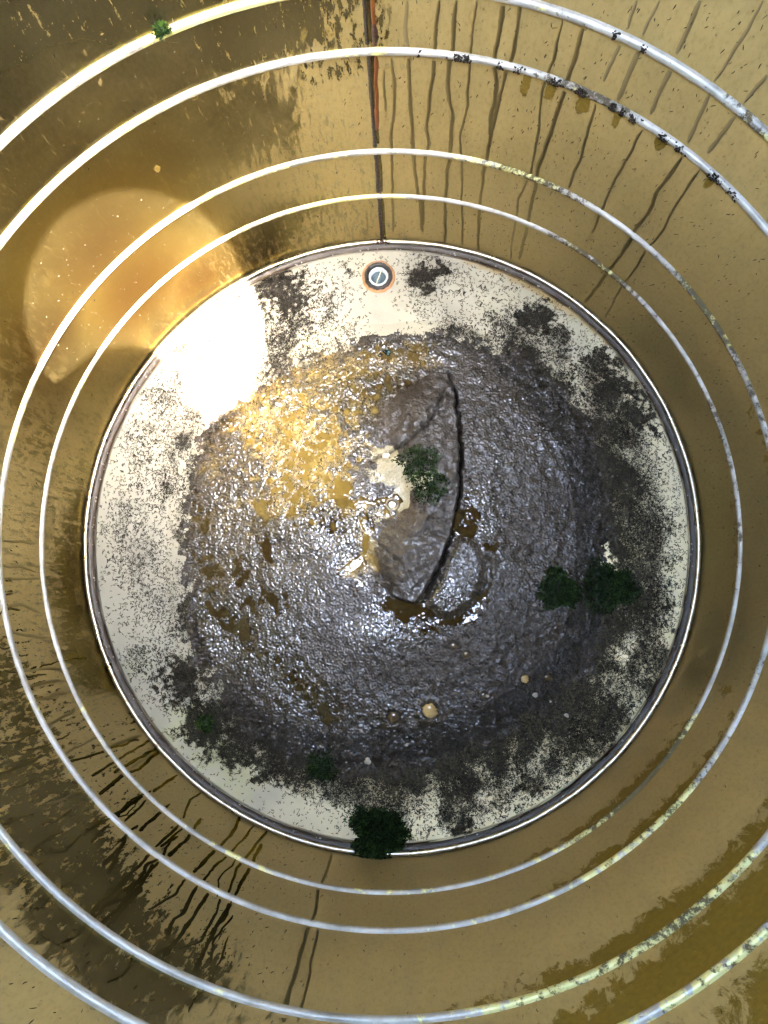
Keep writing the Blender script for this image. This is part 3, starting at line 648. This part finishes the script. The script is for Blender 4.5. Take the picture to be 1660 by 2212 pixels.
def take(maskv, name, mat, Z=None, at=None, need='all'):
    fm = maskv.ravel()[Fs]; F = Fs[fm.all(1) if need == 'all' else fm.any(1)]
    V = Vs.copy()
    if Z is not None: V[:, 2] = Z.ravel()
    used, inv = np.unique(F, return_inverse=True); F = inv.reshape(F.shape)
    V = V[used]
    nrm = np.cross(V[F[0, 1]] - V[F[0, 0]], V[F[0, 2]] - V[F[0, 0]])
    if nrm[2] < 0: F = F[:, ::-1]
    return obj(name, mesh_np(name, V, F, {k: a_.ravel()[used] for k, a_ in (at or {}).items()}), mat)
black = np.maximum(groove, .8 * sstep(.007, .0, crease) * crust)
SAT = {'black': blur(black * 1.0, .7), 'dry': np.clip(blur(crust * sstep(.0, .10, dcrust + sstep(.06, .0, dright)), 2), 0, 1) * .9, 'wet': wet, 'silt_glare': silt_glare, 'pale': pale, 'green': green}
kf = keep.ravel()[Fs].all(1)
cz = crust.ravel()[Fs].sum(1) > 2; lz = (lobe.ravel()[Fs].sum(1) > 2) & ~cz
def take_f(fmask, name):
    F = Fs[fmask]; used, inv = np.unique(F, return_inverse=True); F = inv.reshape(F.shape); V = Vs[used]
    nrm = np.cross(V[F[0, 1]] - V[F[0, 0]], V[F[0, 2]] - V[F[0, 0]])
    if nrm[2] < 0: F = F[:, ::-1]
    return obj(name, mesh_np(name, V, F, {k: a_.ravel()[used] for k, a_ in SAT.items()}), M_SLUDGE)
tag(take_f(kf & ~cz & ~lz, 'sludge'), 'wet dark granular sludge settled in the middle of the pale tank floor', 'sludge', kind='stuff')
tag(take_f(kf & cz, 'sludge_crust'), 'drier raised dark crust of sludge with a long curved broken edge beside the drain', 'mud crust')
tag(take_f(kf & lz, 'sludge_lobe'), 'rounded olive lobe of mud ringed by brown water at the foot of the crust', 'mud lobe')
wz = np.where(pool_on, hb + .0018 * (pool * 2 - 1.15), h) + .0021 + .00012 * f5
pm_ = blur(pool_on * 1.0, .8) > .5
tag(take(pm_ & keep, 'puddle', M_WATER, wz, {'silt_glare': np.clip(silt_glare * 1.5 - .5, 0, 1)}), 'shallow tea brown water lying between the lumps of sludge', 'puddle water', kind='stuff')
def z_sludge(x, y): return sample(np.where(keep, h + .0015, 0), x, y, HS)
def z_ground(x, y):
    return np.where(r_sludge(np.arctan2(y, x)) - np.hypot(x, y) > .0, np.maximum(z_sludge(x, y), z_floor(x, y)), z_floor(x, y))

# ------------------------------------------------------------------ fine debris, tens of thousands of small curled flecks
def flecks(name, X, Y, Z, L, W, ang, curl, mat, tint, lift=.0006, frame=None):
    """curled three-sided slivers; frame(X, Y, Z, dx, dy) maps local offsets to the surface"""
    m = len(X); V = np.empty((m, 3, 3, 3)); 
    for i, s_ in enumerate((-.5, 0., .5)):
        u = s_ * L; bend = curl * L * (s_ * s_ - .08) * 4
        dx = np.cos(ang) * u - np.sin(ang) * bend; dy = np.sin(ang) * u + np.cos(ang) * bend
        a2 = ang + curl * s_ * 4; wv = W * (1.0 if i == 1 else .55)
        for j, (o1, o2) in enumerate(((-.5, 0.), (.5, 0.), (0., .75))):
            ox = dx - np.sin(a2) * wv * o1; oy = dy + np.cos(a2) * wv * o1; oz = lift + wv * o2
            V[:, i, j] = frame(X, Y, Z, ox, oy, oz) if frame else np.stack([X + ox, Y + oy, Z + oz], -1)
    base = (np.arange(m) * 9)[:, None]
    T = []
    for i in range(2):
        for j in range(3):
            j2 = (j + 1) % 3; T.append([i * 3 + j, i * 3 + j2, (i + 1) * 3 + j2, (i + 1) * 3 + j])
    T = np.array(T); F = (base[:, :, None] + T[None]).reshape(-1, 4)
    return obj(name, mesh_np(name, V.reshape(-1, 3), F, {'tint': np.repeat(tint, 9)}), mat)

N = 150000
r0 = np.sqrt(RNG.uniform(.12, .955 ** 2, N)); t0 = RNG.uniform(-math.pi, math.pi, N)
X, Y = r0 * np.cos(t0), r0 * np.sin(t0)
D = sample(dens, X, Y, HALF)
rim = .07 + .16 * bump1(np.degrees(t0), 20, 70) + .10 * bump1(np.degrees(t0), -60, 50)
rim = rim * (1 - sample(lit_or_clear, X, Y, HALF)) * (np.hypot(X - FIT[0], Y - FIT[1]) > .06)
prob = np.clip(np.maximum(D * .80, rim * .60), 0, .9) * (r0 > r_sludge(t0) - .01 - .09 * sample(RL, X, Y, HALF))
ok = RNG.random(N) < prob; X, Y = X[ok], Y[ok]; m = len(X)
tag(flecks('debris_flecks', X, Y, z_ground(X, Y), RNG.uniform(.0045, .0120, m), RNG.uniform(.0016, .0030, m), RNG.uniform(0, 2 * math.pi, m), RNG.normal(0, .45, m), M_FLECK, RNG.random(m) ** 2),
    'thousands of tiny dark curled flecks scattered over the pale floor round the sludge', 'debris', kind='stuff')
n_floor_flecks = m
N = 15000
r0 = np.sqrt(RNG.uniform(0, .68 ** 2, N)); t0 = RNG.uniform(-math.pi, math.pi, N); X, Y = r0 * np.cos(t0), r0 * np.sin(t0)
W_ = sample(wet, X, Y, HS); cr = sample(crust * 1.0, X, Y, HS)
ok = (RNG.random(N) < .15 + .85 * W_) & (r0 < r_sludge(t0) - .005) & (cr < .5) & (np.hypot(X - DRAIN[0], Y - DRAIN[1]) > .03); X, Y = X[ok], Y[ok]; m = len(X)
tag(flecks('wet_flecks', X, Y, z_sludge(X, Y), RNG.uniform(.007, .018, m), RNG.uniform(.0016, .0032, m), RNG.uniform(0, 2 * math.pi, m), RNG.normal(0, .5, m), M_WFLECK, RNG.random(m) ** 1.5, lift=.0),
    'glistening wet flecks matted over the surface of the sludge', 'debris', kind='stuff')

def wall_frame(T, _, Z, ox, oy, oz):
    a_ = T + ox; r = 1 - oz; return np.stack([r * np.cos(a_), r * np.sin(a_), Z + oy], -1)
N = 16000
T = RNG.uniform(-math.pi, math.pi, N); Z = RNG.uniform(.03, 1.3, N); dg = np.degrees(T)
pb = .34 * bump1(dg, 66, 26) + .16 * bump1(dg, 20, 30) + .30 * bump1(dg, -112, 22) + .20 * bump1(dg, -145, 18) + .02
clus = np.abs(np.sin(T * 37 + 5 * np.sin(Z * 9))) * .6 + .5
ok = RNG.random(N) < pb * clus * 1.05
for zr in RIB_Z: ok &= np.abs(Z - zr) > .02
T, Z = T[ok], Z[ok]; m = len(T)
tag(flecks('wall_flecks', T, T, Z, RNG.uniform(.004, .013, m), RNG.uniform(.0012, .0022, m), RNG.normal(-1.4, .3, m), RNG.normal(0, .06, m), M_FLECK, RNG.random(m) ** 1.5, .0003, wall_frame),
    'small dark dashes of debris dried onto the steel wall', 'debris', kind='stuff')
N = 1300
T = RNG.normal(math.radians(130), .85, N); Z = RNG.uniform(.03, 1.4, N); ok = np.ones(N, bool)
for zr in RIB_Z: ok &= np.abs(Z - zr) > .019
T, Z = T[ok], Z[ok]; m = len(T)
tag(flecks('wall_dust', T, T, Z, RNG.uniform(.0008, .0036, m) * (1 + 1.5 * (RNG.random(m) > .96)), RNG.uniform(.0006, .0016, m), RNG.uniform(0, 6.3, m), RNG.normal(0, .3, m), M_DUST, RNG.random(m), .0002, wall_frame),
    'pale dust grains stuck to the shaded side of the steel wall', 'dust', kind='stuff')

# ------------------------------------------------------------------ moss clumps
def moss(x, y, r_px, hgt, nb, label, mat=None, z0=None, lift=0.0, squash=1.0, seed=0, group='moss clumps on the tank floor', spread=1.0, cush=.93):
    g = np.random.default_rng(900 + seed); cx_, cy_ = fp(x, y); R = r_px * PXR
    o = empty('moss_clump', (cx_, cy_, 0 if z0 is None else z0))
    # base cushion
    n1, n2 = 40, 10; tt = np.linspace(0, 2 * math.pi, n1, endpoint=False)
    wob = 1 + .13 * np.sin(3 * tt + seed) + .10 * np.sin(5 * tt + 2 * seed) + .07 * np.sin(9 * tt + seed) + .06 * g.standard_normal(n1)
    zc = z_ground(np.array([cx_]), np.array([cy_]))[0] if z0 is None else 0
    V = []
    for i in range(n1):
        for j in range(n2):
            f_ = j / (n2 - 1); rr = R * cush * wob[i] * (1 - f_ * .97)
            V.append((rr * math.cos(tt[i]) * squash, rr * math.sin(tt[i]), (zc if z0 is not None or cush > .9 else float(z_ground(np.array([cx_ + rr * math.cos(tt[i])]), np.array([cy_ + rr * math.sin(tt[i])]))[0])) + hgt * .75 * math.sin(f_ * math.pi / 2) ** .8 + .0015 * g.standard_normal()))
    b = mesh_np('cushion', V, grid_faces(n1, n2, True), {'tint': g.random(n1 * n2) * .15}); obj('cushion', b, mat or M_MOSS, o)
    # leaves
    rr = np.sqrt(g.random(nb)) * spread * (1 + .28 * (g.random(nb) > .86) * g.random(nb)); ta = g.uniform(0, 2 * math.pi, nb)
    wv = np.interp(ta, np.r_[tt, 2 * math.pi], np.r_[wob, wob[0]])
    px, py = rr * R * wv * np.cos(ta) * squash, rr * R * wv * np.sin(ta)
    zl = z_ground(cx_ + px, cy_ + py) if z0 is None else zc
    pz = np.maximum(zl, zc if cush > .9 else zl) + hgt * .75 * np.sqrt(np.clip(1 - rr ** 2, 0, 1))
    lean = .4 + .9 * rr; out = np.stack([np.cos(ta) * np.sin(lean), np.sin(ta) * np.sin(lean), np.cos(lean)], -1) + .55 * g.standard_normal((nb, 3))
    out /= np.linalg.norm(out, axis=1)[:, None]
    ln = g.uniform(.006, .013, nb) * (max(hgt, .022) / .03) ** .5; wd = ln * .26
    sd_ = np.cross(out, g.standard_normal((nb, 3))); sd_ /= np.linalg.norm(sd_, axis=1)[:, None]
    B = np.stack([px, py, pz], -1); mid = B + out * (ln * .5)[:, None]; tip = B + out * ln[:, None]
    nrm_ = np.cross(sd_, out) * (ln * .1)[:, None]
    V = np.stack([B, mid - sd_ * wd[:, None] + nrm_, tip, mid + sd_ * wd[:, None] + nrm_], 1).reshape(-1, 3)
    me = mesh_np('leaves', V, np.arange(nb * 4).reshape(-1, 4), {'tint': np.repeat(g.random(nb) ** 2.2, 4)}, False)
    l = obj('leaves', me, mat or M_MOSS, o); l['kind'] = 'stuff'
    return tag(o, label, 'moss', group)
moss(817, 1803, 55, .034, 5200, 'large dark green moss cushion touching the steel bead at the bottom rim', seed=1)
moss(1312, 1268, 52, .012, 3000, 'wide dark moss pad on the floor next to the bare pale strip', seed=2, squash=1.15)
moss(1204, 1274, 40, .011, 2200, 'round dark moss pad on the sludge beside the wide pad', seed=3)
moss(697, 1655, 30, .009, 900, 'thin green moss tuft in the speckled sludge edge above the big cushion', seed=4, spread=1.1)
moss(445, 1562, 17, .012, 420, 'tiny bright green moss tuft at the lower left of the sludge', M_MOSS2, seed=5)
moss(906, 1004, 31, .005, 1500, 'upper of two dark green moss patches on the crust beside the cream patch', seed=6, squash=1.2, spread=1.15, cush=.35)
moss(928, 1056, 31, .005, 1400, 'lower of two dark green moss patches on the crust, right of the drain', seed=7, squash=1.1, spread=1.15, cush=.35)
# little moss tuft on top of the highest rib
t_, z_ = wp(337, 38)
o = moss(0, 0, 9, .016, 150, 'small leafy green moss sprig growing on the uppermost rib', M_MOSS2, z0=RIB_Z[3] + .017, seed=8, group=None)
o.location = (.986 * math.cos(t_), .986 * math.sin(t_), RIB_Z[3] + .016)

# ------------------------------------------------------------------ small things on the floor
def lump(name, loc, r, mat, seed, flat=.6, el=1.0, rot=0.0, sub=(14, 9), amp=.14):
    g = np.random.default_rng(seed); a_, b_ = sub; V = []
    ph = g.uniform(0, 6.3, 6)
    for i in range(a_):
        for j in range(b_):
            u = 2 * math.pi * i / a_; v_ = math.pi * (j + .02) / (b_ - 1 + .04) - math.pi / 2
            k = 1 + amp * math.sin(2 * u + ph[0] + v_) + amp * .7 * math.sin(3 * u + ph[1] - 2 * v_) + amp * .5 * math.sin(5 * u + ph[2])
            V.append((r * k * el * math.cos(v_) * math.cos(u), r * k * math.cos(v_) * math.sin(u), r * flat * math.sin(v_)))
    V = np.array(V); c_, s_ = math.cos(rot), math.sin(rot); V[:, :2] = V[:, :2] @ np.array([[c_, s_], [-s_, c_]])
    o = obj(name, mesh_np(name, V, grid_faces(a_, b_, True)), mat); o.location = loc; return o
M_GRIT = simple('white_grit', (0.34, 0.31, 0.245), .5, 0, (200, .002), .12, 90)
GRIT = [(795,1642,8,'largest white flake on the sludge edge above the big moss cushion'),(879,1607,4,'small white grain right of the largest flake'),(1155,1500,6,'white grain by the small amber bubble at lower right'),
        (1052,1502,4,'white grain touching a small dark pit in the sludge'),(1189,1515,3,'pair of tiny white grains near the sludge edge, upper one'),(1190,1521,3,'pair of tiny white grains near the sludge edge, lower one'),(1224,1545,5,'pale grain on the speckled floor at the lower right sludge edge'),(692,1612,3,'tiny white grain above the thin green moss tuft')]
for i, (x, y, r, lb) in enumerate(GRIT):
    a_, b_ = fp(x, y); zc = z_ground(np.array([a_]), np.array([b_]))[0]
    tag(lump('white_grain', (a_, b_, zc + r * PXR * .35), r * PXR * .85, M_GRIT, 300 + i, .6, 1.15, i * .9), lb, 'grain', 'white grains on the tank floor')
a_, b_ = fp(835, 988); zc = z_ground(np.array([a_]), np.array([b_]))[0]
g_ = np.array([(-.011, -.005), (.006, -.007), (.012, .002), (.010, .007), (-.009, .006)])
V = [(x, y, z) for z in (0, .006) for x, y in g_]; me = bpy.data.meshes.new('pale_chip')
me.from_pydata(V, [], [[4, 3, 2, 1, 0], [5, 6, 7, 8, 9]] + [[i, (i + 1) % 5, 5 + (i + 1) % 5, 5 + i] for i in range(5)])
o = obj('pale_chip', me, M_CREAM); o.location = (a_, b_, zc + .001); o.rotation_euler = (.1, -.1, .1)
tag(o, 'small squarish cream chip at the top of the pale patch on the crust', 'chip')
# amber bubbles in the craters
s = NT('amber_bubble'); v = s.ob()
M_AMB = s.out(s.mix(s.noise(v, 150, 4), (0.24, 0.15, 0.05), (0.42, 0.30, 0.13)), 0, .06, IOR=1.36)
M_AMBD = simple('dark_bubble', (0.06, 0.04, 0.018), .07, 0, None, .4, 120)
BLB = ['largest amber mud bubble with a spiky rim below the middle of the sludge','brown mud bubble left of the largest amber one','small amber bubble in the lower right of the sludge','small dark bubble right of the small amber one','upper dark bubble of the pair below the muddy lobe','lower dark bubble of the pair below the muddy lobe','tiny dark pit bubble touching a white grain']
for i, (x, y, r) in enumerate(BUB):
    cx_, cy_ = fp(x, y, .012); rr = r * PXR; zc = float(sample(h, np.array([cx_]), np.array([cy_]), HS)[0])
    mt = M_AMB if i in (0, 2) else M_AMBD
    o = empty('mud_bubble', (cx_, cy_, zc + .002))
    dome = lump('dome', (0, 0, 0), rr * .8, mt, 400 + i, .42, 1.0, 0, (24, 11), .03); dome.parent = o
    # spiky torn rim
    k = 13; g = np.random.default_rng(500 + i); V = []; F = []
    for j in range(k):
        a0 = 2 * math.pi * j / k + g.normal(0, .08); wv = .22; rt = rr * g.uniform(1.05, 1.45)
        p = [(rr * .72 * math.cos(a0 - wv), rr * .72 * math.sin(a0 - wv), .001), (rr * .72 * math.cos(a0 + wv), rr * .72 * math.sin(a0 + wv), .001), (rt * math.cos(a0), rt * math.sin(a0), .0025), (rr * .8 * math.cos(a0), rr * .8 * math.sin(a0), .0045)]
        q_ = len(V); V += p; F += [[q_, q_ + 2, q_ + 3], [q_ + 3, q_ + 2, q_ + 1], [q_, q_ + 3, q_ + 1]]
    rm = obj('torn_rim', mesh_np('torn_rim', V, F), mt, o)
    tag(o, BLB[i], 'mud bubble', 'bubbles in the sludge')
# beetle
M_BEET = simple('beetle_shell', (0.010, 0.035, 0.030), .08, .55, None, .4, 60)
M_BEET2 = simple('beetle_black', (0.012, 0.007, 0.005), .15)
a_, b_ = fp(838, 764); zc = z_ground(np.array([a_]), np.array([b_]))[0]
bt = empty('beetle', (a_, b_, zc + .003)); bt.rotation_euler = (0, 0, math.radians(-25))
for sgn in (-1, 1):
    w_ = lump('wing_case', (.0, sgn * .0042, .003), .0058, M_BEET, 61, .85, 1.9, 0, (18, 11), .02); w_.parent = bt
p_ = lump('thorax', (-.0125, 0, .002), .0060, M_BEET2, 62, .7, .8, 0, (14, 9), .03); p_.parent = bt
p_ = lump('head', (-.019, 0, .001), .0038, M_BEET2, 63, .7, .9, 0, (12, 9), .03); p_.parent = bt
for sgn in (-1, 1):
    for k in (-1, 0, 1):
        tube('leg', [(k * .006 - .003, sgn * .006, .001), (k * .008 - .003, sgn * .011, .002), (k * .010 - .003, sgn * .014, -.002)], .0006, M_BEET2, bt, 5)
tag(bt, 'shiny green black beetle at the top edge of the sludge', 'beetle')
a_, b_ = fp(822, 770); zc = z_ground(np.array([a_]), np.array([b_]))[0]
tag(lump('seed_husk', (a_, b_, zc + .003), .0065, M_BEET2, 65, .6, 1.3, .4, (16, 9), .08), 'small dark brown husk lying beside the shiny beetle', 'husk')

# grime caked on the ribs, and peeling sealant along the floor edge
def joined_lumps(name, items, mat, label, cat, parent=None):
    Vs_, Fs_ = [], []; off = 0
    a_, b_ = 9, 6; Fg = grid_faces(a_, b_, True)
    for (x, y, z, r, fl, sd0) in items:
        g = np.random.default_rng(sd0); V = []
        for i in range(a_):
            for j in range(b_):
                u = 2 * math.pi * i / a_; v_ = math.pi * (j + .02) / (b_ - 1 + .04) - math.pi / 2; k = 1 + .22 * g.standard_normal() * math.cos(v_)
                V.append((x + r * k * math.cos(v_) * math.cos(u), y + r * k * math.cos(v_) * math.sin(u), z + r * fl * math.sin(v_)))
        Vs_.append(np.array(V)); Fs_.append(Fg + off); off += len(V)
    o = obj(name, mesh_np(name, np.concatenate(Vs_), np.concatenate(Fs_)), mat, parent)
    if parent: o['kind'] = 'stuff'; return o
    return tag(o, label, cat, kind='stuff')
M_GRM = simple('black_grime', (0.020, 0.014, 0.009), .6, 0, (150, .004), .6, 90, **{'Specular IOR Level': .15})
it = []
g = np.random.default_rng(77)
for x, y, n_, sp in ((990,130,16,.022),(1010,132,10,.012),(1080,143,9,.012),(1120,155,8,.02),(1200,178,22,.03),(1255,200,22,.025),(1325,228,14,.012),(1345,240,8,.01),(1370,252,16,.02),(1435,290,12,.02),(1470,315,10,.02),(1545,380,14,.03),(1580,420,10,.03),
                     (1330,72,8,.012),(1395,100,8,.012),(905,125,4,.006)):
    t0, z0 = wp(x, y, .985); zr = min(RIB_Z, key=lambda q: abs(q - z0))
    for _ in range(n_ * 3):
        t1 = t0 + g.normal(0, sp * .32); q = g.uniform(-.3, 1.1); r1 = 1 - .0135 * math.cos(q); it.append((r1 * math.cos(t1), r1 * math.sin(t1), zr + .011 * math.sin(q), g.uniform(.0008, .0027), .7, int(g.integers(1e6))))
joined_lumps('rib_grime', it, M_GRM, 'black crumbly grime caked along the upper ribs at the right', 'grime')
it = []
for _ in range(150):
    t1 = g.uniform(0, 2 * math.pi); r1 = g.normal(.972, .003); it.append((r1 * math.cos(t1), r1 * math.sin(t1), -.010, g.uniform(.0010, .0030), .6, int(g.integers(1e6))))
joined_lumps('sealant_flakes', it, M_GRIT, '', '', tank)
# drop of dark rust where the seam meets the floor bead
it = [(.985 * math.cos(tseam + d_), .985 * math.sin(tseam + d_), .012, r_, .5, 5 + i) for i, (d_, r_) in enumerate(((0, .009), (.014, .006), (-.014, .006), (.028, .004), (-.026, .004)))]
joined_lumps('rust_scab', it, M_RUSTD, '', '', tank)

# ------------------------------------------------------------------ unseen slab added for the phone and hands, shaped to notch the sun patch
M_BLOCKER = simple('blocker_black', (0.03, 0.03, 0.035), .35)
tb = empty('shadow_blocker', (CAM[0], CAM[1], CAM[2] + .012))
def prism(name, P, z0, z1, mat, parent):
    n_ = len(P); V = [(x, y, z) for z in (z0, z1) for x, y in P]; me = bpy.data.meshes.new(name)
    me.from_pydata(V, [], [list(range(n_))[::-1], list(range(n_, 2 * n_))] + [[i, (i + 1) % n_, n_ + (i + 1) % n_, n_ + i] for i in range(n_)])
    return obj(name, me, mat, parent)
P = np.array([(-.27,-.20),(-.16,-.085),(-.07,-.058),(.02,-.072),(.04,-.10),(.065,-.135),(.112,-.155),(.128,-.225),(.163,-.268),(.21,-.34),(.10,-.40),(-.10,-.40)]) - CAM[:2]
prism('case', P.tolist(), .002, .012, M_BLOCKER, tb)
prism('lens_rim', [(.012 * math.cos(q), .012 * math.sin(q)) for q in np.linspace(0, 2 * math.pi, 20, endpoint=False)], .0, .004, M_BLOCKER, tb)
tag(tb, 'unseen dark slab added in the manhole to cast the notch in the sun patch', 'shadow_blocker')
print('floor flecks', n_floor_flecks)
